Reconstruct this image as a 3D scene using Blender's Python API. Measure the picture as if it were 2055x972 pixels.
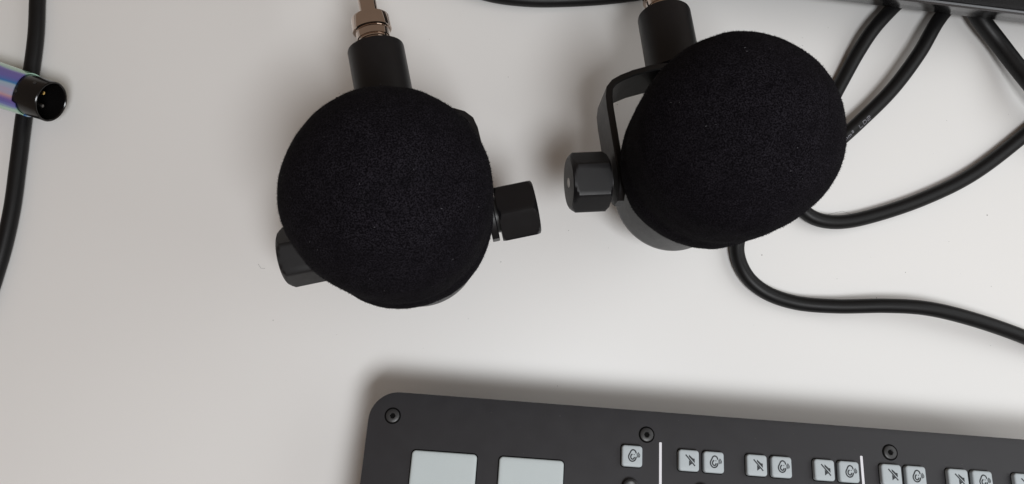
import bpy, bmesh, math, random
from mathutils import Vector, Matrix, noise
random.seed(7)
for o in list(bpy.data.objects):
    bpy.data.objects.remove(o)
S = bpy.context.scene
COL = S.collection

# ------------------------------------------------------------------ camera
F = 1484.0                      # focal length in photo pixels (photo 2055 x 972)
HC = 0.365                      # camera height above the table
zc = Vector((65, 225, F)).normalized()
CR = Vector((math.sqrt(1 - zc.x ** 2), 0, zc.x))
_ux = -zc.x * zc.y / CR.x
CU = Vector((_ux, math.sqrt(1 - _ux ** 2 - zc.y ** 2), zc.y))
CB = CR.cross(CU)
CAM = CB * (HC / CB.z)
cd = bpy.data.cameras.new('camera')
cd.sensor_fit = 'HORIZONTAL'; cd.sensor_width = 36; cd.lens = 36 * F / 2055
cd.clip_start = 0.01; cd.clip_end = 50
cam = bpy.data.objects.new('camera', cd)
COL.objects.link(cam)
cam.matrix_world = Matrix(((CR.x, CU.x, CB.x, CAM.x), (CR.y, CU.y, CB.y, CAM.y), (CR.z, CU.z, CB.z, CAM.z), (0, 0, 0, 1)))
S.camera = cam

# ------------------------------------------------------------------ light
W = bpy.data.worlds.new('World'); S.world = W; W.use_nodes = True
bg = W.node_tree.nodes['Background']
bg.inputs[0].default_value = (1.0, 0.77, 0.61, 1); bg.inputs[1].default_value = 0.205
def area(name, loc, target, sx, sy, power, col):
    l = bpy.data.lights.new(name, 'AREA'); l.shape = 'RECTANGLE'; l.size = sx; l.size_y = sy
    l.energy = power; l.color = col
    o = bpy.data.objects.new(name, l); COL.objects.link(o); o.location = loc
    o.rotation_euler = (Vector(target) - Vector(loc)).to_track_quat('-Z', 'Y').to_euler()
    return o
area('window_light', (0.15, -0.325, 0.84), (-0.04, -0.14, 0), 0.28, 0.23, 5.5, (0.96, 0.98, 1.0))
area('side_window_light', (0.72, 0.06, 0.50), (0.15, 0.0, 0), 0.80, 0.55, 2.4, (0.93, 0.98, 1.0))
S.render.engine = 'CYCLES'
S.view_settings.view_transform = 'Standard'; S.view_settings.look = 'None'
S.view_settings.exposure = 0.0; S.view_settings.gamma = 1.0

# ------------------------------------------------------------------ helpers
def ray(px, py):
    return CR * (px - 1027.5) - CU * (py - 486) - CB * F
def P(px, py, z):
    d = ray(px, py)
    return CAM + d * ((z - CAM.z) / d.z)

def finish(bm, name, mat, parent=None, angle=35, smooth=True):
    bmesh.ops.remove_doubles(bm, verts=bm.verts, dist=1e-7)
    bmesh.ops.recalc_face_normals(bm, faces=bm.faces)
    a = math.radians(angle)
    for f in bm.faces: f.smooth = smooth
    for e in bm.edges:
        if len(e.link_faces) == 2 and e.calc_face_angle(0) > a: e.smooth = False
    me = bpy.data.meshes.new(name); bm.to_mesh(me); bm.free()
    me.materials.append(mat)
    o = bpy.data.objects.new(name, me); COL.objects.link(o)
    if parent: o.parent = parent
    return o
def thing(name, label, cat, mw, group=None):
    o = bpy.data.objects.new(name, None); COL.objects.link(o); o.matrix_world = mw
    o.empty_display_size = 0.02
    o['label'] = label; o['category'] = cat
    if group: o['group'] = group
    return o
def tag(o, label, cat, group=None):
    o['label'] = label; o['category'] = cat
    if group: o['group'] = group
    return o
def frame(x, y, z, loc):
    return Matrix(((x.x, y.x, z.x, loc.x), (x.y, y.y, z.y, loc.y), (x.z, y.z, z.z, loc.z), (0, 0, 0, 1)))
def grid(bm, rings, close_u=True, cap0=False, cap1=False):
    vs = [[bm.verts.new(p) for p in r] for r in rings]
    n = len(vs[0])
    for i in range(len(vs) - 1):
        for j in range(n if close_u else n - 1):
            k = (j + 1) % n
            bm.faces.new((vs[i][j], vs[i][k], vs[i + 1][k], vs[i + 1][j]))
    if cap0: bm.faces.new(vs[0][::-1])
    if cap1: bm.faces.new(vs[-1])
    return vs
def lathe(prof, n=64, x=Vector((1, 0, 0)), y=Vector((0, 1, 0)), z=Vector((0, 0, 1)), o=Vector((0, 0, 0)), cap0=True, cap1=True, bm=None):
    """prof: (distance along z, radius)"""
    bm = bm or bmesh.new()
    rings = [[o + z * s + (x * math.cos(2 * math.pi * j / n) + y * math.sin(2 * math.pi * j / n)) * r for j in range(n)] for s, r in prof]
    grid(bm, rings, True, cap0, cap1)
    return bm
def catmull(pts, n=12):
    out = []
    p = [pts[0] * 2 - pts[1]] + list(pts) + [pts[-1] * 2 - pts[-2]]
    for i in range(1, len(p) - 2):
        for k in range(n):
            t = k / n
            a, b, c, d = p[i - 1], p[i], p[i + 1], p[i + 2]
            out.append(0.5 * ((2 * b) + (c - a) * t + (2 * a - 5 * b + 4 * c - d) * t * t + (3 * b - a - 3 * c + d) * t ** 3))
    out.append(pts[-1].copy())
    return out
def tube(path, r, n=20, bm=None):
    bm = bm or bmesh.new()
    rings = []
    up = Vector((0, 0, 1))
    t0 = (path[1] - path[0]).normalized()
    nrm = (up - t0 * up.dot(t0))
    if nrm.length < 1e-3: nrm = Vector((1, 0, 0)) - t0 * t0.x
    nrm.normalize()
    for i, p in enumerate(path):
        t = (path[min(i + 1, len(path) - 1)] - path[max(i - 1, 0)]).normalized()
        nrm = (nrm - t * nrm.dot(t)).normalized()
        bn = t.cross(nrm)
        rings.append([p + (nrm * math.cos(2 * math.pi * j / n) + bn * math.sin(2 * math.pi * j / n)) * r for j in range(n)])
    grid(bm, rings, True, True, True)
    return bm
def rounded_rect(x0, y0, x1, y1, r, n=6):
    out = []
    for cx, cy, a0 in ((x1 - r, y1 - r, 0), (x0 + r, y1 - r, 90), (x0 + r, y0 + r, 180), (x1 - r, y0 + r, 270)):
        for k in range(n + 1):
            a = math.radians(a0 + 90 * k / n)
            out.append((cx + r * math.cos(a), cy + r * math.sin(a)))
    return out
def inset_loop(loop, d):
    """scale-free inset of a convex CCW loop"""
    n = len(loop); out = []
    for i in range(n):
        a, b, c = Vector(loop[i - 1]), Vector(loop[i]), Vector(loop[(i + 1) % n])
        t = (c - a).normalized()
        out.append((b.x - t.y * d, b.y + t.x * d))
    return out

# ------------------------------------------------------------------ materials
def mat(name, col, rough=0.5, metal=0.0, spec=0.5, bump=0.0, bscale=1000, var=0.0, vscale=40, sheen=0.0, coat=0.0):
    m = bpy.data.materials.new(name); m.use_nodes = True
    nt = m.node_tree; b = nt.nodes['Principled BSDF']
    b.inputs['Base Color'].default_value = (*col, 1)
    b.inputs['Roughness'].default_value = rough; b.inputs['Metallic'].default_value = metal
    b.inputs['Specular IOR Level'].default_value = spec
    b.inputs['Sheen Weight'].default_value = sheen; b.inputs['Coat Weight'].default_value = coat
    tc = nt.nodes.new('ShaderNodeTexCoord')
    if bump:
        nz = nt.nodes.new('ShaderNodeTexNoise'); nz.inputs['Scale'].default_value = bscale; nz.inputs['Detail'].default_value = 3
        bp = nt.nodes.new('ShaderNodeBump'); bp.inputs['Strength'].default_value = bump; bp.inputs['Distance'].default_value = 0.0004
        nt.links.new(tc.outputs['Object'], nz.inputs['Vector']); nt.links.new(nz.outputs['Fac'], bp.inputs['Height'])
        nt.links.new(bp.outputs['Normal'], b.inputs['Normal'])
    if var:
        nz = nt.nodes.new('ShaderNodeTexNoise'); nz.inputs['Scale'].default_value = vscale; nz.inputs['Detail'].default_value = 5
        nt.links.new(tc.outputs['Object'], nz.inputs['Vector'])
        mx = nt.nodes.new('ShaderNodeMix'); mx.data_type = 'RGBA'
        mx.inputs['A'].default_value = (*[c * (1 - var) for c in col], 1); mx.inputs['B'].default_value = (*[min(1, c * (1 + var)) for c in col], 1)
        nt.links.new(nz.outputs['Fac'], mx.inputs['Factor']); nt.links.new(mx.outputs['Result'], b.inputs['Base Color'])
        mr = nt.nodes.new('ShaderNodeMapRange'); mr.inputs['To Min'].default_value = rough * 0.85; mr.inputs['To Max'].default_value = min(1, rough * 1.15)
        nt.links.new(nz.outputs['Fac'], mr.inputs['Value']); nt.links.new(mr.outputs['Result'], b.inputs['Roughness'])
    return m
M = {
 'table': mat('white_laminate', (0.76, 0.755, 0.745), 0.38, spec=0.4, var=0.012, vscale=9, bump=0.03, bscale=900),
 'satin': mat('satin_black_coat', (0.0070, 0.0066, 0.0075), 0.42, spec=0.30, bump=0.10, bscale=5000, var=0.12, vscale=300),
 'rubber': mat('cable_rubber', (0.0045, 0.0045, 0.005), 0.46, spec=0.27, bump=0.08, bscale=2500, var=0.15, vscale=250),
 'nap': mat('black_fibre', (0.0075, 0.0066, 0.009), 0.8, spec=0.12, var=0.95, vscale=900),
 'chrome': mat('chrome_plate', (0.60, 0.51, 0.45), 0.05, metal=1.0, var=0.06, vscale=300),
 'plate': mat('mixer_plate', (0.027, 0.0268, 0.0300), 0.50, spec=0.38, bump=0.12, bscale=4500, var=0.10, vscale=120),
 'case': mat('mixer_case', (0.012, 0.012, 0.012), 0.6, bump=0.1, bscale=3000),
 'button': mat('grey_silicone', (0.42, 0.465, 0.49), 0.55, spec=0.35, bump=0.05, bscale=3000, var=0.03, vscale=200),
 'pad': mat('pale_silicone_pad', (0.47, 0.52, 0.53), 0.5, spec=0.35, bump=0.05, bscale=3000, var=0.03, vscale=90),
 'icon': mat('icon_print', (0.012, 0.016, 0.02), 0.6),
 'white': mat('white_line_paint', (0.70, 0.70, 0.74), 0.5),
 'screw': mat('black_screw', (0.024, 0.024, 0.025), 0.42, spec=0.5, bump=0.05, bscale=3000),
 'gap': mat('black_recess', (0.003, 0.003, 0.003), 0.8, spec=0.08),
 'gloss': mat('black_anodised_edge', (0.11, 0.11, 0.115), 0.20, metal=0.85, bump=0.03, bscale=2500),
 'box_top': mat('black_grained_top', (0.006, 0.006, 0.007), 0.5, spec=0.25, bump=0.6, bscale=1500),
 'gold': mat('gold_pin', (0.9, 0.62, 0.22), 0.2, metal=1.0),
 'silver': mat('silver_pin', (0.25, 0.24, 0.23), 0.35, metal=1.0),
 'print': mat('cable_print', (0.20, 0.20, 0.23), 0.6),
 'dot': mat('white_dot', (0.88, 0.87, 0.85), 0.5),
 'gblack': mat('gloss_black', (0.005, 0.0045, 0.0045), 0.2, spec=0.35, var=0.2, vscale=200),
 'dust': mat('dust', (0.10, 0.09, 0.085), 0.9),
 'pale_dust': mat('pale_dust', (0.16, 0.155, 0.15), 0.9),
 'lint': mat('lint', (0.07, 0.07, 0.078), 0.9),
}
def foam_material():
    m = bpy.data.materials.new('black_flocked_foam'); m.use_nodes = True
    nt = m.node_tree; b = nt.nodes['Principled BSDF']; N = nt.nodes.new; L = nt.links.new
    tc = N('ShaderNodeTexCoord')
    n1 = N('ShaderNodeTexNoise'); n1.inputs['Scale'].default_value = 1900; n1.inputs['Detail'].default_value = 2; L(tc.outputs['Object'], n1.inputs['Vector'])
    n2 = N('ShaderNodeTexNoise'); n2.inputs['Scale'].default_value = 160; n2.inputs['Detail'].default_value = 3; L(tc.outputs['Object'], n2.inputs['Vector'])
    r1 = N('ShaderNodeMapRange'); r1.inputs['From Min'].default_value = 0.40; r1.inputs['From Max'].default_value = 0.72; L(n1.outputs['Fac'], r1.inputs['Value'])
    r2 = N('ShaderNodeMapRange'); r2.inputs['From Min'].default_value = 0.3; r2.inputs['From Max'].default_value = 0.7; r2.inputs['To Min'].default_value = 0.65; r2.inputs['To Max'].default_value = 1.25; L(n2.outputs['Fac'], r2.inputs['Value'])
    mu = N('ShaderNodeMath'); mu.operation = 'MULTIPLY'; L(r1.outputs[0], mu.inputs[0]); L(r2.outputs[0], mu.inputs[1])
    mx = N('ShaderNodeMix'); mx.data_type = 'RGBA'
    mx.inputs['A'].default_value = (0.0024, 0.0020, 0.0029, 1); mx.inputs['B'].default_value = (0.0165, 0.0148, 0.0190, 1)
    L(mu.outputs[0], mx.inputs['Factor']); L(mx.outputs['Result'], b.inputs['Base Color'])
    bp = N('ShaderNodeBump'); bp.inputs['Strength'].default_value = 0.7; bp.inputs['Distance'].default_value = 0.0004
    L(n1.outputs['Fac'], bp.inputs['Height']); L(bp.outputs['Normal'], b.inputs['Normal'])
    b.inputs['Roughness'].default_value = 0.95; b.inputs['Specular IOR Level'].default_value = 0.05
    return m
def holo_material():
    m = bpy.data.materials.new('holographic_film'); m.use_nodes = True
    nt = m.node_tree; b = nt.nodes['Principled BSDF']
    N = nt.nodes.new; L = nt.links.new
    tc = N('ShaderNodeTexCoord'); sp = N('ShaderNodeSeparateXYZ'); L(tc.outputs['Object'], sp.inputs[0])
    at = N('ShaderNodeMath'); at.operation = 'ARCTAN2'; L(sp.outputs['Y'], at.inputs[0]); L(sp.outputs['X'], at.inputs[1])
    mp = N('ShaderNodeMapping'); mp.inputs['Scale'].default_value = (110, 110, 18); L(tc.outputs['Object'], mp.inputs['Vector'])
    nz = N('ShaderNodeTexNoise'); nz.inputs['Scale'].default_value = 1.6; nz.inputs['Detail'].default_value = 2; L(mp.outputs[0], nz.inputs['Vector'])
    mr = N('ShaderNodeMath'); mr.operation = 'MULTIPLY_ADD'; mr.inputs[1].default_value = 0.22; mr.inputs[2].default_value = 0.15; L(at.outputs[0], mr.inputs[0])
    ns = N('ShaderNodeMath'); ns.operation = 'MULTIPLY_ADD'; ns.inputs[1].default_value = 0.16; ns.inputs[2].default_value = -0.08; L(nz.outputs['Fac'], ns.inputs[0])
    ad = N('ShaderNodeMath'); ad.operation = 'ADD'; L(mr.outputs[0], ad.inputs[0]); L(ns.outputs[0], ad.inputs[1])
    fr = N('ShaderNodeMath'); fr.operation = 'FRACT'; L(ad.outputs[0], fr.inputs[0])
    cr = N('ShaderNodeValToRGB'); e = cr.color_ramp.elements
    stops = [(0.0, (.42, .68, .52)), (.27, (.40, .66, .52)), (.31, (.20, .17, .52)), (.40, (.16, .15, .48)), (.46, (.04, .20, .50)), (.50, (.36, .50, .62)),
             (.55, (.42, .42, .60)), (.58, (.60, .36, .40)), (.63, (.20, .14, .46)), (.70, (.14, .16, .50)), (.74, (.38, .64, .50)), (1.0, (.42, .68, .52))]
    e[0].position = 0; e[0].color = (*stops[0][1], 1); e[1].position = 1; e[1].color = (*stops[-1][1], 1)
    for p, c in stops[1:-1]:
        q = e.new(p); q.color = (*c, 1)
    L(fr.outputs[0], cr.inputs[0]); L(cr.outputs[0], b.inputs['Base Color'])
    b.inputs['Roughness'].default_value = 0.18; b.inputs['Coat Weight'].default_value = 0.6; b.inputs['Metallic'].default_value = 0.25
    return m
M['holo'] = holo_material()
M['foam'] = foam_material()

# ------------------------------------------------------------------ table
bm = bmesh.new()
lp = rounded_rect(-0.75, -0.45, 0.75, 0.55, 0.02)
def slab(bm, loop, z0, z1, bev, T=lambda x, y, z: Vector((x, y, z))):
    inn = inset_loop(loop, bev); mid = inset_loop(loop, bev * 0.3)
    rings = [[T(x, y, z0) for x, y in loop], [T(x, y, z1 - bev) for x, y in loop], [T(x, y, z1 - bev * 0.3) for x, y in mid], [T(x, y, z1) for x, y in inn]]
    grid(bm, rings, True, True, True)
slab(bm, lp, -0.028, 0.0, 0.0015)
tb = finish(bm, 'table', M['table']); tb['kind'] = 'structure'

# ------------------------------------------------------------------ microphones
FC = 0.080
KS = 0.030       # distance of the knob axis from the tail
def foam_r(s):
    pr = [(0.038, 0.0310), (0.040, 0.0332), (0.044, 0.0346), (0.049, 0.0353), (0.0520, 0.0353), (0.0550, 0.0350), (0.0575, 0.0351), (0.061, 0.0357), (0.066, 0.0364), (0.072, 0.0367), (0.080, 0.0370)]
    if s >= FC: return 0.0370 * math.sqrt(max(0, 1 - ((s - FC) / 0.0366) ** 2))
    for (a, b), (c, d) in zip(pr, pr[1:]):
        if s <= c: return b + (d - b) * (s - a) / (c - a)
def lump(x, y, z, seed):
    return 0.0007 * noise.noise(Vector((x * 45 + seed, y * 45, z * 45))) + 0.00025 * noise.noise(Vector((x * 160, y * 160 + seed, z * 160)))
def knob_mesh(rot):
    """hexagonal knob along +x from x=0 to x=L, chamfered outer end"""
    L = 0.0162; n = 96; bm = bmesh.new()
    def hexr(t): 
        t = (t + rot) % (math.pi / 3) - math.pi / 6
        return min(0.0112 / math.cos(t), 0.0128)
    rings = []
    for x, lim in ((0, 0.0116), (0.0006, 0.0122), (0.0010, 0.02), (L - 0.0024, 0.02), (L - 0.0020, 0.0127), (L - 0.0012, 0.0120), (L - 0.0004, 0.01125), (L, 0.0105)):
        rings.append([Vector((x, math.cos(t) * min(hexr(t), lim), math.sin(t) * min(hexr(t), lim))) for t in (2 * math.pi * j / n for j in range(n))])
    grid(bm, rings, True, True, True)
    return bm
def make_microphone(name, label, T, a, kdir, rots, seed, tilt, kx):
    YT = Matrix.Translation((kx, 0, KS)) @ Matrix.Rotation(math.radians(-tilt), 4, 'X') @ Matrix.Translation((0, 0, -KS))
    a = a.normalized(); k = (kdir - a * kdir.dot(a)).normalized(); m = a.cross(k)
    root = thing(name, label, 'microphone', frame(k, m, a, T), 'podcast microphones on the table')
    # tail body
    bm = lathe([(0.0, 0.0), (0.0, 0.0245), (0.0004, 0.0256), (0.0012, 0.0262), (0.004, 0.0265), (0.030, 0.0268), (0.070, 0.0268), (0.072, 0.026)], 96, cap0=False)
    body = finish(bm, 'body', M['satin'], root)
    bm = lathe([(-0.0006, 0.0098), (-0.0010, 0.0118), (-0.0004, 0.0122), (0.001, 0.0122)], 48, cap0=False, cap1=False)
    finish(bm, 'socket_ring', M['satin'], body)
    # foam
    ss = [0.0375, 0.038, 0.039, 0.040, 0.042] + [0.044 + i * 0.0015 for i in range(24)]
    ss += [FC + 0.0366 * math.sin(math.radians(q)) for q in range(3, 90, 3)]
    n = 128; bm = bmesh.new(); rings = []
    rings.append([Vector((math.cos(2 * math.pi * j / n) * 0.0270, math.sin(2 * math.pi * j / n) * 0.0270, 0.039)) for j in range(n)])
    for s in ss:
        r = 0.0290 if s < 0.038 else foam_r(s)
        ring = []
        for j in range(n):
            t = 2 * math.pi * j / n
            p = Vector((math.cos(t) * r, math.sin(t) * r, s))
            nn = Vector((p.x, p.y, max(0, (s - FC)))).normalized()
            ring.append(p + nn * lump(p.x, p.y, p.z, seed))
        rings.append(ring)
    vs = grid(bm, rings, True, False, False)
    top = bm.verts.new((0, 0, 0.1167))
    for j in range(n): bm.faces.new((vs[-1][j], vs[-1][(j + 1) % n], top))
    foam = finish(bm, 'foam_windscreen', M['foam'], root, angle=80)
    foam['label'] = 'black flocked foam windscreen'
    # fibre nap standing off the foam
    rnd = random.Random(seed); vv = []; ff = []
    for i in range(30000):
        u = rnd.random(); t = rnd.random() * 2 * math.pi
        if u < 0.55:
            sn = rnd.random(); s = FC + 0.0366 * sn; r = 0.0370 * math.sqrt(max(0, 1 - sn * sn))
            nn = Vector((math.cos(t) * r, math.sin(t) * r, 0.0366 * sn)).normalized()
        else:
            s = 0.039 + rnd.random() * 0.041; r = foam_r(s); nn = Vector((math.cos(t), math.sin(t), 0))
        p = Vector((math.cos(t) * r, math.sin(t) * r, s)); p = p + nn * (lump(p.x, p.y, p.z, seed) - 0.0001)
        d = (nn + Vector((rnd.gauss(0, .55), rnd.gauss(0, .55), rnd.gauss(0, .55)))).normalized()
        w = d.cross(Vector((rnd.gauss(0, 1), rnd.gauss(0, 1), rnd.gauss(0, 1)))).normalized() * rnd.uniform(0.00004, 0.00009)
        l = rnd.uniform(0.0003, 0.0008)
        b = len(vv); vv += [p - w, p + w, p + d * l]; ff.append((b, b + 1, b + 2))
    me = bpy.data.meshes.new('fibre_nap'); me.from_pydata(vv, [], ff); me.materials.append(M['nap'])
    o = bpy.data.objects.new('fibre_nap', me); COL.objects.link(o); o.parent = foam; o['kind'] = 'stuff'
    # lint caught in the foam
    vv = []; ff = []
    for i in range(26):
        sn = rnd.uniform(0.05, 0.98); t = rnd.random() * 2 * math.pi
        r = 0.0370 * math.sqrt(1 - sn * sn); nn = Vector((math.cos(t) * r, math.sin(t) * r, 0.0366 * sn)).normalized()
        p = Vector((math.cos(t) * r, math.sin(t) * r, FC + 0.0366 * sn)) + nn * 0.0008
        d = nn.cross(Vector((rnd.gauss(0, 1), rnd.gauss(0, 1), rnd.gauss(0, 1)))).normalized(); w = nn.cross(d) * rnd.uniform(0.00005, 0.0001)
        l = rnd.uniform(0.0001, 0.0004)
        b = len(vv); vv += [p - w - d * l, p + w - d * l, p + w + d * l, p - w + d * l + nn * 0.0001]; ff.append((b, b + 1, b + 2, b + 3))
    me = bpy.data.meshes.new('lint'); me.from_pydata(vv, [], ff); me.materials.append(M['lint'])
    o = bpy.data.objects.new('lint', me); COL.objects.link(o); o.parent = foam; o['kind'] = 'stuff'
    # yoke: flat strip bent into a U
    half = [(0.0346, -0.0105), (0.0346, -0.0085), (0.0346, -0.005), (0.0346, 0.0), (0.0348, 0.012), (0.0351, 0.030), (0.0349, 0.0357), (0.0340, 0.0398), (0.0316, 0.0426), (0.0278, 0.0447), (0.022, 0.0470), (0.014, 0.0491), (0.007, 0.0502)]
    path = [Vector((x, y)) for x, y in half] + [Vector((0, 0.0505))] + [Vector((-x, y)) for x, y in half[::-1]]
    th = 0.0030; bm = bmesh.new(); rings = []
    for i, p in enumerate(path):
        t = (path[min(i + 1, len(path) - 1)] - path[max(i - 1, 0)]).normalized(); nn = Vector((t.y, -t.x)) * (th / 2)
        hw = 0.0100
        if p.y < 0: hw = math.sqrt(max(0.0032 ** 2, 0.0105 ** 2 - p.y ** 2)) * 0.0100 / 0.0105
        c = 0.0005
        q = []
        for sx, sz in ((1, -hw + c), (1, hw - c), (1 - 2 * c / th, hw), (-1 + 2 * c / th, hw), (-1, hw - c), (-1, -hw + c), (-1 + 2 * c / th, -hw), (1 - 2 * c / th, -hw)):
            q.append(Vector((p.x + nn.x * sx, p.y + nn.y * sx, KS + sz)))
        rings.append(q)
    grid(bm, rings, True, True, True)
    finish(bm, 'yoke', M['satin'], root, angle=28).matrix_local = YT
    X, Y, Z = Vector((1, 0, 0)), Vector((0, 1, 0)), Vector((0, 0, 1))
    for sgn, rot in zip((1, -1), rots):
        kb = finish(knob_mesh(rot), 'knob', M['satin'], root, angle=22)
        kb.location = (sgn * 0.0371, 0, KS)
        if sgn < 0: kb.rotation_euler = (0, 0, math.pi)
        bm = lathe([(0.01600, 0.0), (0.01600, 0.0021), (0.01632, 0.0021), (0.01632, 0.0)], 24, Y, Z, X, cap0=False, cap1=False)
        dt = finish(bm, 'dot', M['dot'], kb); dt['label'] = 'white round dot on the knob end'
        bm = lathe([(0.0262, 0.0062), (0.0280, 0.0062), (0.0282, 0.0066), (0.0296, 0.0066), (0.0298, 0.0058), (0.0308, 0.0058), (0.0310, 0.0066), (0.0322, 0.0066), (0.0324, 0.006), (0.0334, 0.006)], 40, Y, Z, X * sgn, Z * KS)
        finish(bm, 'washer', M['screw'], root)
        bm = lathe([(0.0358, 0.0075), (0.0373, 0.0075)], 40, Y, Z, X * sgn, Z * KS)
        finish(bm, 'spacer', M['screw'], root)
    # stand mount
    bm = lathe([(0.0519, 0.0119), (0.0522, 0.0123), (0.0825, 0.0123), (0.0833, 0.0121), (0.0838, 0.0114), (0.0838, 0.0066), (0.0790, 0.0066)], 72, Z, X, Y, Z * KS)
    finish(bm, 'stand_mount', M['satin'], root).matrix_local = YT
    bm = lathe([(0.0375, 0.0098), (0.0381, 0.0106), (0.0482, 0.0106)], 48, Z, X, Y, Z * KS)
    finish(bm, 'mount_nut', M['satin'], root).matrix_local = YT
    root['label'] = label
    return root
def make_stand(label, mic, reach, xoff, tilt, kx):
    mw = mic.matrix_world @ Matrix.Translation((kx, 0, KS)) @ Matrix.Rotation(math.radians(-tilt), 4, 'X') @ Matrix.Translation((0, 0, -KS))
    k = Vector(mw.col[0][:3]); m = Vector(mw.col[1][:3]); a = Vector(mw.col[2][:3]); T = Vector(mw.col[3][:3])
    o0 = T + a * KS
    tip = o0 + m * 0.085
    end = Vector((tip.x + m.x * reach + xoff, tip.y + m.y * reach, 0.0))
    root = thing('microphone_stand', label, 'microphone stand', Matrix.Translation(end), 'chrome microphone stands')
    off = -end
    prof = [(0.0795, 0.0063)]
    s = 0.0840
    for i in range(3):
        prof += [(s, 0.0064), (s + 0.0004, 0.0068), (s + 0.0009, 0.0068), (s + 0.0012, 0.0064)]; s += 0.0013
    prof += [(s + 0.0002, 0.0072), (s + 0.003, 0.0074), (s + 0.0036, 0.0070)]
    bm = lathe(prof, 64, a, k, m, o0 + off); finish(bm, 'thread', M['chrome'], root)
    s += 0.0036
    bm = lathe([(s, 0.0078), (s + 0.0004, 0.0085), (s + 0.0058, 0.0085), (s + 0.0066, 0.0081), (s + 0.0066, 0.004)], 72, a, k, m, o0 + off); finish(bm, 'collar', M['chrome'], root)
    p0 = o0 + m * (s + 0.006)
    pts = [p0, p0 + m * 0.02, p0 + m * 0.05, p0 + m * (reach * 0.55), Vector((end.x, end.y - 0.016, p0.z * 0.62)), Vector((end.x, end.y - 0.002, p0.z * 0.3)), Vector((end.x, end.y, 0.011))]
    bm = tube([q + off for q in catmull(pts, 8)], 0.0040, 28); finish(bm, 'rod', M['chrome'], root)
    bm = lathe([(0.0, 0.0440), (0.0012, 0.0450), (0.006, 0.0445), (0.009, 0.038), (0.0115, 0.009), (0.013, 0.008)], 64); finish(bm, 'base', M['satin'], root)
    return root
ZT, LA = 0.030, 0.080
T1 = P(845, 503, ZT); A1 = P(779, 387, ZT + LA) - T1
K1 = P(1035, 419, 0.062) - P(590, 504, 0.062)
mic1 = make_microphone('microphone', 'black microphone with foam windscreen screwed to a chrome stand collar in plain view', T1, A1, K1, (math.radians(12), math.radians(20)), 3, -5, -0.0003)
T2 = P(1341, 396, ZT - 0.003); A2 = P(1478, 273, ZT - 0.003 + LA) - T2
K2 = P(1395, 342, 0.062) - P(1140, 352, 0.066)
mic2 = make_microphone('microphone', 'black foam covered microphone above the looping cables, grey tail and white knob dot showing', T2, A2, K2, (math.radians(0), math.radians(11)), 11, 7, 0.0018)
make_stand('chrome rod and collar screwed into the microphone nearer the iridescent plug', mic1, 0.16, -0.02, -5, -0.0003)
make_stand('chrome rod ending in the mount of the microphone above the looping cables', mic2, 0.20, -0.02, 7, 0.0018)

# ------------------------------------------------------------------ mixer
EA = P(800, 787, 0.036); EB = P(2055, 882, 0.036)
MU = (EB - EA).normalized(); MV0 = Vector((MU.y, -MU.x, 0)); sl = math.radians(10)
MV = MV0 * math.cos(sl) + Vector((0, 0, math.sin(sl)))
MN = MU.cross(-MV).normalized()
if MN.z < 0: MN = -MN
# local frame: x = along the edge, y = away from the visible edge (mm below turned to metres), z = plate normal
mixer = thing('audio_mixer', 'dark grey podcast mixer with pale rubber pads and icon buttons', 'audio mixer', frame(MU, -MV, MN, EA))
MMI = mixer.matrix_world.inverted()
U0, U1, V1 = -0.01165, 0.338, 0.262
bm = bmesh.new()
plate_loop = rounded_rect(U0, -V1, U1, 0.0, 0.0125, 12)
slab(bm, plate_loop, -0.0028, 0.0, 0.0005)
plate = finish(bm, 'top_plate', M['plate'], mixer)
# undercut case below the plate, standing on the table
bm = bmesh.new()
rings = []
for d, zl, flat in ((0.0012, -0.0030, False), (0.010, -0.012, False), (0.018, 0.006, True), (0.020, 0.003, True)):
    ring = []
    for x, y in inset_loop(plate_loop, d):
        if flat:
            wp = mixer.matrix_world @ Vector((x, y, 0)); wp.z = zl; ring.append(MMI @ wp)
        else: ring.append(Vector((x, y, zl)))
    rings.append(ring)
grid(bm, rings, True, True, True)
finish(bm, 'case', M['case'], mixer)
for fx, fy in ((0.025, -0.04), (0.30, -0.04), (0.025, -0.23), (0.30, -0.23)):
    wp = mixer.matrix_world @ Vector((fx, fy, 0)); wp.z = 0
    bm = lathe([(0.0, 0.008), (0.0005, 0.0085), (0.0032, 0.0085)], 24)
    o = finish(bm, 'rubber_foot', M['rubber'], mixer)
    o.matrix_parent_inverse = MMI; o.location = wp
# pads
def cap_mesh(w, h, r, z1, crown):
    bm = bmesh.new(); lp = rounded_rect(-w / 2, -h / 2, w / 2, h / 2, r, 6)
    rings = [[Vector((x, y, -0.001)) for x, y in lp]]
    for d, z in ((0, z1 - 0.0007), (0.0001, z1 - 0.00035), (0.00035, z1 - 0.0001), (0.0008, z1), (0.002, z1 + crown)):
        rings.append([Vector((x, y, z)) for x, y in (inset_loop(lp, d) if d < r else [(x * (1 - 2 * d / w), y * (1 - 2 * d / h)) for x, y in lp])])
    grid(bm, rings, True, False, True)
    return bm
def recess_mesh(w, h, r):
    bm = bmesh.new(); lp = rounded_rect(-w / 2, -h / 2, w / 2, h / 2, r, 6)
    bm.faces.new([bm.verts.new((x, y, 0.00006)) for x, y in lp])
    return bm
proto = {}
def put(key, name, build, material, u, v, parent=mixer, z=0.0):
    if key in proto:
        o = bpy.data.objects.new(name, proto[key]); COL.objects.link(o); o.parent = parent
    else:
        o = finish(build(), name, material, parent); proto[key] = o.data
    o.location = (u, -v, z)
    return o
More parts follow.
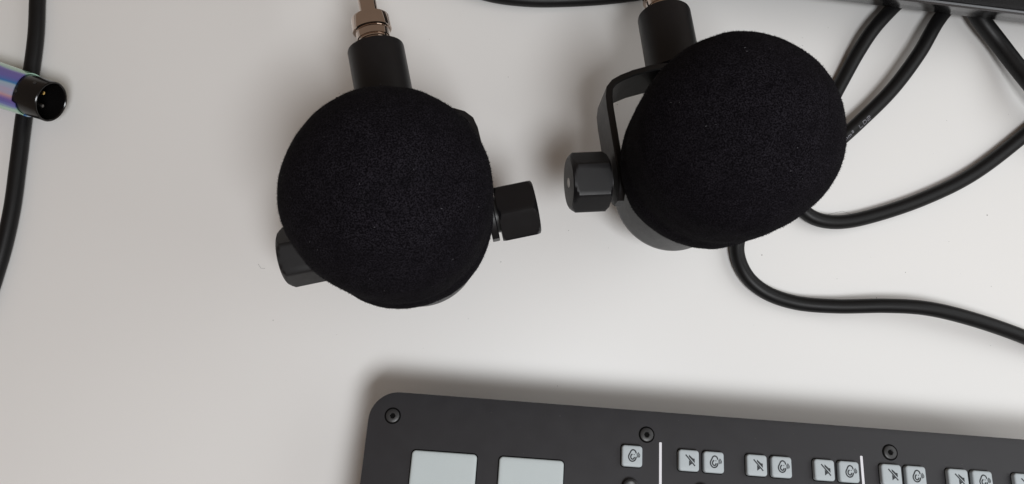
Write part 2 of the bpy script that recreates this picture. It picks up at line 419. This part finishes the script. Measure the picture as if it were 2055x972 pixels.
for r in range(4):
    for c in range(2):
        u = 0.02245 + c * 0.0370; v = 0.0237 + 0.01375 + r * 0.0345
        pd = put('pad', 'pad', lambda: cap_mesh(0.0275, 0.0275, 0.0017, 0.0014, 0.0), M['pad'], u, v)
        put('padgap', 'recess', lambda: recess_mesh(0.0284, 0.0284, 0.002), M['gap'], 0, 0, pd)
# buttons with icons
def strip(bm, pts, w, closed=False):
    pts = [Vector(p) for p in pts]; n = len(pts); L = []; R = []
    for i, p in enumerate(pts):
        a = pts[i - 1] if (i or closed) else p; b = pts[(i + 1) % n] if (i < n - 1 or closed) else p
        t = (b - a).normalized(); nn = Vector((-t.y, t.x)) * (w / 2)
        L.append(bm.verts.new((p.x + nn.x, p.y + nn.y, 0))); R.append(bm.verts.new((p.x - nn.x, p.y - nn.y, 0)))
    for i in range(n if closed else n - 1):
        j = (i + 1) % n
        bm.faces.new((L[i], L[j], R[j], R[i]))
def smooth2(pts, n=5):
    return [(p.x, p.y) for p in catmull([Vector((x, y, 0)) for x, y in pts], n)]
UNIT = 0.0088 / 660
def ico(pts, cx, cy): return [((x - cx) * UNIT, -(y - cy) * UNIT) for x, y in pts]
def mute_icon():
    bm = bmesh.new(); c = (490, 475)
    strip(bm, ico([(375, 300), (675, 635)], *c), 42 * UNIT)
    for poly in ([(482, 296), (614, 405), (668, 410), (668, 548), (482, 362)], [(482, 462), (584, 566), (482, 644)]):
        bm.faces.new([bm.verts.new((x, y, 0)) for x, y in ico(poly, *c)])
    return bm
def ear_icon():
    bm = bmesh.new(); c = (1308, 540)
    strip(bm, smooth2(ico([(1428, 455), (1405, 385), (1340, 345), (1275, 370), (1230, 450), (1190, 530), (1190, 600), (1230, 670), (1300, 702), (1380, 672), (1420, 605), (1428, 560)], *c)), 42 * UNIT)
    strip(bm, smooth2(ico([(1305, 475), (1262, 530), (1258, 590), (1300, 636), (1352, 620), (1372, 565)], *c)), 42 * UNIT)
    strip(bm, ico([(1350, 492), (1380, 492)], *c), 30 * UNIT)
    for q in ([(1448, 470), (1466, 512), (1458, 560)], [(1470, 440), (1504, 510), (1484, 585)], [(1492, 415), (1546, 500), (1526, 570)]):
        strip(bm, smooth2(ico(q, *c), 4), 24 * UNIT)
    return bm
BT = 0.0024
def button(u, v, kind):
    b = put('button', 'button', lambda: cap_mesh(0.0088, 0.0088, 0.0013, BT, 0.00005), M['button'], u, v)
    put('btngap', 'recess', lambda: recess_mesh(0.0096, 0.0096, 0.0015), M['gap'], 0, 0, b)
    i = put(kind, 'mute_icon' if kind == 'mute' else 'ear_icon', mute_icon if kind == 'mute' else ear_icon, M['icon'], 0, 0, b, BT + 0.00009)
button(0.1022, 0.0197, 'ear')
for i in range(7):
    u = 0.12672 + i * 0.02955
    button(u, 0.0198 - 0.00008 * i, 'mute'); button(u + 0.0108, 0.0198 - 0.00008 * i, 'ear')
# printed divider lines
for u, v0 in ((0.11485, 0.0130), (0.2035, 0.0124)):
    bm = bmesh.new(); lp = rounded_rect(-0.00056, -0.19, 0.00056, -v0, 0.0003, 3)
    rings = [[Vector((x, y, 0.00002)) for x, y in lp], [Vector((x, y, 0.00016)) for x, y in lp]]
    grid(bm, rings, True, False, True)
    o = finish(bm, 'divider_line', M['white'], mixer); o.location = (u, 0, 0)
# screws in countersunk rings
def screw_mesh():
    bm = bmesh.new()
    lathe([(0.00008, 0.00345), (-0.0000, 0.0030), (0.00012, 0.0029), (0.00045, 0.0028), (0.00055, 0.00265), (0.00055, 0.00130), (0.0002, 0.0012), (0.00015, 0.0011)], 6 * 8, cap0=False, bm=bm)
    for v in bm.verts:      # six-sided socket
        r = math.hypot(v.co.x, v.co.y)
        if r < 0.0013:
            t = math.atan2(v.co.y, v.co.x) % (math.pi / 3) - math.pi / 6
            f = 0.88 / math.cos(t); v.co.x *= f; v.co.y *= f
    return bm
def ring_mesh():
    return lathe([(0.00030, 0.00272), (0.00032, 0.0029), (0.0002, 0.0033), (0.00005, 0.0035)], 48, cap0=False, cap1=False)
for u, v in ((-0.00135, 0.0102), (0.1088, 0.0102), (0.2166, 0.0100), (0.3272, 0.0102)):
    sc = put('screw', 'screw', screw_mesh, M['screw'], u, v)
    put('sring', 'countersink', ring_mesh, M['gap'], 0, 0, sc)
    put('socket', 'hex_socket', lambda: lathe([(0.00022, 0.0), (0.00022, 0.00115)], 6, cap0=False, cap1=False), M['gap'], 0, 0, sc)
# round black encoder caps below the button row
def encoder_mesh():
    return lathe([(0.0, 0.0036), (0.0015, 0.0036), (0.0022, 0.0034), (0.0025, 0.0028), (0.0021, 0.0022), (0.0021, 0.0)], 48, cap0=False, cap1=False)
for u in [0.1019] + [0.1325 + i * 0.02955 for i in range(7)]:
    put('encoder', 'round_key', encoder_mesh, M['screw'], u, 0.0325)
for u in [0.1019] + [0.1325 + i * 0.02955 for i in range(7)]:
    put('slot', 'fader_slot', lambda: recess_mesh(0.0024, 0.075, 0.001), M['gap'], u, 0.090)
    def fader():
        bm = bmesh.new(); lp = rounded_rect(-0.006, -0.0105, 0.006, 0.0105, 0.001, 3)
        grid(bm, [[Vector((x, y, 0.003)) for x, y in lp], [Vector((x * .95, y * .95, 0.008)) for x, y in lp], [Vector((x * .85, y * .8, 0.0105)) for x, y in lp], [Vector((x * .8, y * .1, 0.0095)) for x, y in lp]], True, True, True)
        return bm
    put('fader', 'fader_cap', fader, M['screw'], u, 0.075)

# pale dust on the plate
rnd = random.Random(21); bm = bmesh.new()
for i in range(70):
    u = rnd.uniform(-0.005, 0.32); v = rnd.uniform(0.003, 0.05); r = rnd.uniform(0.00004, 0.00013)
    vs = [bm.verts.new((u + r * math.cos(a) * rnd.uniform(.6, 1.6), -v + r * math.sin(a), 0.00005)) for a in (0, 1.3, 2.5, 3.8, 5.1)]
    t = bm.verts.new((u, -v, 0.00005 + r * .7))
    for j in range(5): bm.faces.new((vs[j], vs[(j + 1) % 5], t))
o = finish(bm, 'dust', M['pale_dust'], mixer); o['kind'] = 'stuff'
# ------------------------------------------------------------------ black device at the far edge
DA = P(1672, 0, 0.013); DB = P(2055, 47, 0.013)
DU = (DB - DA).normalized(); DW = Vector((-DU.y, DU.x, 0))
if DW.y < 0: DW = -DW
q = P(2055, 27, 0.027); woff = (q - DA).dot(DW)
D0 = DA - DU * 0.165
D0.z = 0
dev = thing('equipment_case', 'flat black equipment case with a glossy front edge, raised over the cables', 'equipment case', frame(DU, DW, Vector((0, 0, 1)), D0))
bm = bmesh.new()
LN, DP = 0.42, 0.105
prof = [(0.004, 0.0118), (0.0006, 0.0121), (0.0, 0.0130), (woff - 0.0008, 0.0264), (woff, 0.0270)]
e = 0.0015
def dring(w, z):
    return [Vector((x, y, z)) for x, y in rounded_rect(w, w, LN - w, DP - w, 0.004, 4)]
grid(bm, [dring(w, z) for w, z in prof], True, True, True)
finish(bm, 'shell', M['gloss'], dev, angle=25)
bm = bmesh.new()
grid(bm, [dring(woff + 0.0014, 0.0266), dring(woff + 0.0014, 0.0276), dring(woff + 0.0020, 0.0281)], True, True, True)
finish(bm, 'top_panel', M['box_top'], dev)
for fx, fy in ((0.02, 0.03), (LN - 0.02, 0.03), (0.02, DP - 0.02), (LN - 0.02, DP - 0.02)):
    bm = lathe([(0.0, 0.008), (0.0006, 0.009), (0.0122, 0.009)], 24)
    o = finish(bm, 'rubber_foot', M['rubber'], dev); o.location = (fx, fy, 0)

# ------------------------------------------------------------------ cables
RC = 0.0036
def cable(label, pts, n=14, r=RC, group='black cables on the table'):
    path = catmull([P(x, y, z if z else r + 0.0001) for x, y, z in pts], n)
    base = Vector((path[0].x, path[0].y, 0))
    root_bm = tube([p - base for p in path], r, 24)
    o = finish(root_bm, 'cable', M['rubber'], None); o.location = base
    tag(o, label, 'cable', group)
    return o, path, base
cable('black cable running under the iridescent plug', [(140, -420, 0), (100, -230, 0), (80, -90, 0), (78, -40, 0), (75, 0, 0), (72, 70, 0), (62, 150, 0), (48, 235, 0), (36, 330, 0), (22, 430, 0), (-4, 535, 0), (-45, 640, 0), (-130, 740, 0), (-260, 810, 0)])
cable('black cable sagging along the table behind the two stand mounts', [(480, -185, 0), (640, -160, 0), (790, -95, 0), (900, -40, 0), (980, -11, 0), (1060, 0, 0), (1140, 0, 0), (1230, -6, 0), (1320, -20, 0), (1400, -45, 0), (1470, -80, 0), (1560, -140, 0), (1640, -230, 0)])
cable('black cable from the raised case, bending sharply back out from under the foam microphone', [(1900, -90, .0045), (1850, -40, .005), (1790, 18, .007), (1752, 60, .007), (1722, 105, .0055), (1694, 155, 0), (1664, 212, 0), (1630, 285, 0), (1604, 350, 0), (1600, 402, 0), (1630, 436, 0), (1685, 446, 0), (1760, 431, 0), (1858, 397, 0), (1952, 350, 0), (2050, 276, 0), (2140, 195, 0), (2225, 90, 0), (2280, -20, 0), (2300, -120, 0)])
ldc, ldpath, ldbase = cable('black cable printed LD2, looping under the microphone and away past the mixer', [(2010, -110, .006), (1955, -40, .0075), (1888, 34, .0085), (1844, 108, .0095), (1790, 180, .0085), (1727, 243, .008), (1660, 303, .0115), (1603, 352, .0125), (1545, 396, .0105), (1498, 445, .006), (1479, 497, 0), (1495, 549, 0), (1535, 586, 0), (1598, 608, 0), (1680, 615, .0055), (1780, 614, .008), (1858, 619, .0095), (1938, 637, .0095), (2030, 667, .008), (2130, 708, .005), (2280, 770, 0), (2460, 800, 0)])
cable('thick shiny black cable slanting down from the raised case past its highlight', [(1890, -90, .005), (1925, -30, .006), (1965, 35, .008), (2003, 85, .007), (2040, 133, .0085), (2095, 200, .0118), (2150, 262, .0100), (2250, 365, 0), (2420, 480, 0)], r=0.0043)
# lettering on the cable
def cable_text(path, base, pxy, chars, height, phi, obj):
    acc = [0.0]
    for a, b in zip(path, path[1:]): acc.append(acc[-1] + (b - a).length)
    tgt = P(*pxy, 0.012)
    i0 = min(range(len(path)), key=lambda i: (Vector(path[i][:2]) - Vector(tgt[:2])).length)
    s0 = acc[i0]
    def at(s):
        for i in range(len(path) - 1):
            if acc[i + 1] >= s:
                f = (s - acc[i]) / (acc[i + 1] - acc[i]); return path[i].lerp(path[i + 1], f), (path[i + 1] - path[i]).normalized()
    G = {'L': [[(0, 1), (0, 0), (.8, 0)]], 'D': [[(0, 0), (0, 1), (.5, 1), (.8, .75), (.8, .25), (.5, 0), (0, 0)]],
         '2': [[(0, .8), (.15, 1), (.65, 1), (.8, .85), (.8, .62), (.6, .5), (.2, .5), (0, .35), (0, 0), (.8, 0)]],
         'm': [[(0, 0), (0, .7), (.3, .7), (.4, .55), (.4, 0)], [(.4, .55), (.5, .7), (.7, .7), (.8, .55), (.8, 0)]],
         's': [[(0, .95), (.15, 1.1), (.4, 1.0), (.4, .85), (0, .55), (.45, .55)]], ' ': []}
    bm = bmesh.new(); x = 0.0
    for ch in chars:
        for st in G[ch]:
            pts = []
            for (ax, ay), (bx, by) in zip(st, st[1:]):
                for q in range(4): pts.append(Vector((x + (ax + (bx - ax) * q / 4) * 1.5 * height, (ay + (by - ay) * q / 4 - .5) * height)))
            pts.append(Vector((x + st[-1][0] * 1.5 * height, (st[-1][1] - .5) * height)))
            Lv = []; Rv = []
            for i, p in enumerate(pts):
                t = (pts[min(i + 1, len(pts) - 1)] - pts[max(i - 1, 0)]).normalized(); nn = Vector((-t.y, t.x)) * 0.00017
                for lst, pp in ((Lv, p + nn), (Rv, p - nn)):
                    c, tan = at(s0 - pp.x)
                    tan = -tan                      # text reads from the foam towards the case
                    up = (Vector((0, 0, 1)) - tan * tan.z).normalized(); side = up.cross(tan)
                    ang = phi + pp.y / RC
                    lst.append(bm.verts.new(c - base + (up * math.cos(ang) + side * math.sin(ang)) * (RC + 0.00005)))
            for i in range(len(pts) - 1): bm.faces.new((Lv[i], Lv[i + 1], Rv[i + 1], Rv[i]))
        x += (1.75 if ch != 's' else 1.1) * height if ch != ' ' else 2.2 * height
    finish(bm, 'printed_lettering', M['print'], obj)
cable_text(ldpath, ldbase, (1686, 281), 'mms LD2', 0.00180, math.radians(-24), ldc)

# ------------------------------------------------------------------ plug with iridescent sleeve
f0 = P(104, 205, 0.0192); f1 = P(48, 187, 0.0177)
ax = (f0 - f1).normalized()
ys = Vector((0, 0, 1)) - ax * ax.z; ys.normalize(); xs = ys.cross(ax)
RB = 0.0097
plug = thing('audio_plug', 'three-pin audio plug with black barrel and iridescent purple sleeve lying across a cable', 'audio plug', frame(xs, ys, ax, f0))
bm = lathe([(-0.016, 0.0), (-0.016, RB - .0012), (-0.0004, RB - .0010), (0.0, RB - .0007), (0.0, RB - .0003), (-0.0004, RB), (-0.0158, RB), (-0.0163, RB - .0002), (-0.022, RB - .0003)], 72, cap0=False)
barrel = finish(bm, 'barrel', M['gblack'], plug)
bm = lathe([(-0.0158, 0.0), (-0.0140, 0.0), (-0.0140, RB - .0013)], 48, cap0=False, cap1=False)
finish(bm, 'insert', M['gap'], plug)
for i, (px, py) in enumerate(((0.0030, -0.0004), (-0.0028, 0.0028), (-0.0028, -0.0032))):
    bm = lathe([(-0.0145, 0.0012), (-0.0066, 0.0012), (-0.0058, 0.0009), (-0.0055, 0.0004)], 20)
    o = finish(bm, 'pin', M['gold' if i == 0 else 'silver'], plug); o.location = (px, py, 0)
for ang in (60, 100):
    bm = lathe([(RB - 0.0002, 0.0008), (RB + 0.00015, 0.0008), (RB + 0.00025, 0.0004)], 16, Vector((0, 0, 1)), Vector((-math.sin(math.radians(ang)), math.cos(math.radians(ang)), 0)), Vector((math.cos(math.radians(ang)), math.sin(math.radians(ang)), 0)))
    o = finish(bm, 'rivet', M['screw'], plug); o.location = (0, 0, -0.011 if ang == 100 else -0.005)
n = 72; bm = bmesh.new(); rings = []
for s, r in ((-0.0105, RB + .0001), (-0.0105, RB + .0006), (-0.030, RB + .0010), (-0.050, RB + .0008), (-0.064, RB - .0004), (-0.074, .0062), (-0.090, .0050), (-0.092, .0038)):
    ring = []
    for j in range(n):
        t = 2 * math.pi * j / n
        zs = s
        if s == -0.0105: zs = s - (0.0018 if math.sin(t * 1 + 0.6) > 0.25 else 0.0) - 0.0004 * math.sin(3 * t)
        ring.append(Vector((math.cos(t) * r, math.sin(t) * r, zs)))
    rings.append(ring)
grid(bm, rings, True, False, True)
finish(bm, 'iridescent_sleeve', M['holo'], plug, angle=50)
tp = [plug.matrix_world @ Vector((0, 0, -0.088)), plug.matrix_world @ Vector((0, 0, -0.105)), plug.matrix_world @ Vector((0, 0, -0.14))]
tp[1].z = 0.0085; tp[2].z = 0.0034
tail = catmull(tp + [tp[2] + Vector((-0.06, 0.03, 0))], 8)
PI_ = plug.matrix_world.inverted()
bm = tube([PI_ @ p for p in tail], 0.0033, 18); finish(bm, 'lead', M['rubber'], plug)

# ------------------------------------------------------------------ dust on the table
bm = bmesh.new(); rnd = random.Random(5)
def speck(px, py, r):
    c = P(px, py, 0.0)
    n = 6; ring = [c + Vector((math.cos(2 * math.pi * j / n) * r * rnd.uniform(.6, 1.3), math.sin(2 * math.pi * j / n) * r * rnd.uniform(.6, 1.3), 0.00004)) for j in range(n)]
    vs = [bm.verts.new(p) for p in ring]; t = bm.verts.new(c + Vector((0, 0, r * 0.8)))
    for j in range(n): bm.faces.new((vs[j], vs[(j + 1) % n], t))
for px, py, r in ((1005, 526, 2.0), (548, 643, 2), (1981, 432, 2.6), (1817, 547, 2), (1680, 560, 1.6), (1759, 598, 2), (1989, 575, 1.5), (1988, 694, 1.5), (1529, 512, 2.6), (1239, 210, 2), (1610, 76, 1.4),
                  (1141, 463, 1.6), (1221, 498, 1.2), (1904, 485, 1.2), (1119, 775, 1.4), (1020, 155, 1.6), (862, 80, 1.2), (676, 672, 1.2), (1948, 86, 1.3), (1662, 56, 1.2), (1660, 230, 1.2), (1900, 242, 1.3), (2024, 230, 1.2), (870, 900, 1), (940, 640, 1.3)):
    speck(px, py, r * 0.00011)
for i in range(40): speck(rnd.uniform(0, 2055), rnd.uniform(0, 800), rnd.uniform(0.00004, 0.0001))
for pts in ([(518, 530), (524, 539), (532, 539)], [(1655, 432), (1690, 424), (1740, 440)]):
    tube([P(x, y, 0.00006) for x, y in pts], 0.00005, 5, bm)
du = finish(bm, 'dust', M['dust']); du['kind'] = 'stuff'; du['label'] = 'small dark dust specks and hairs on the white table'; du['category'] = 'dust'
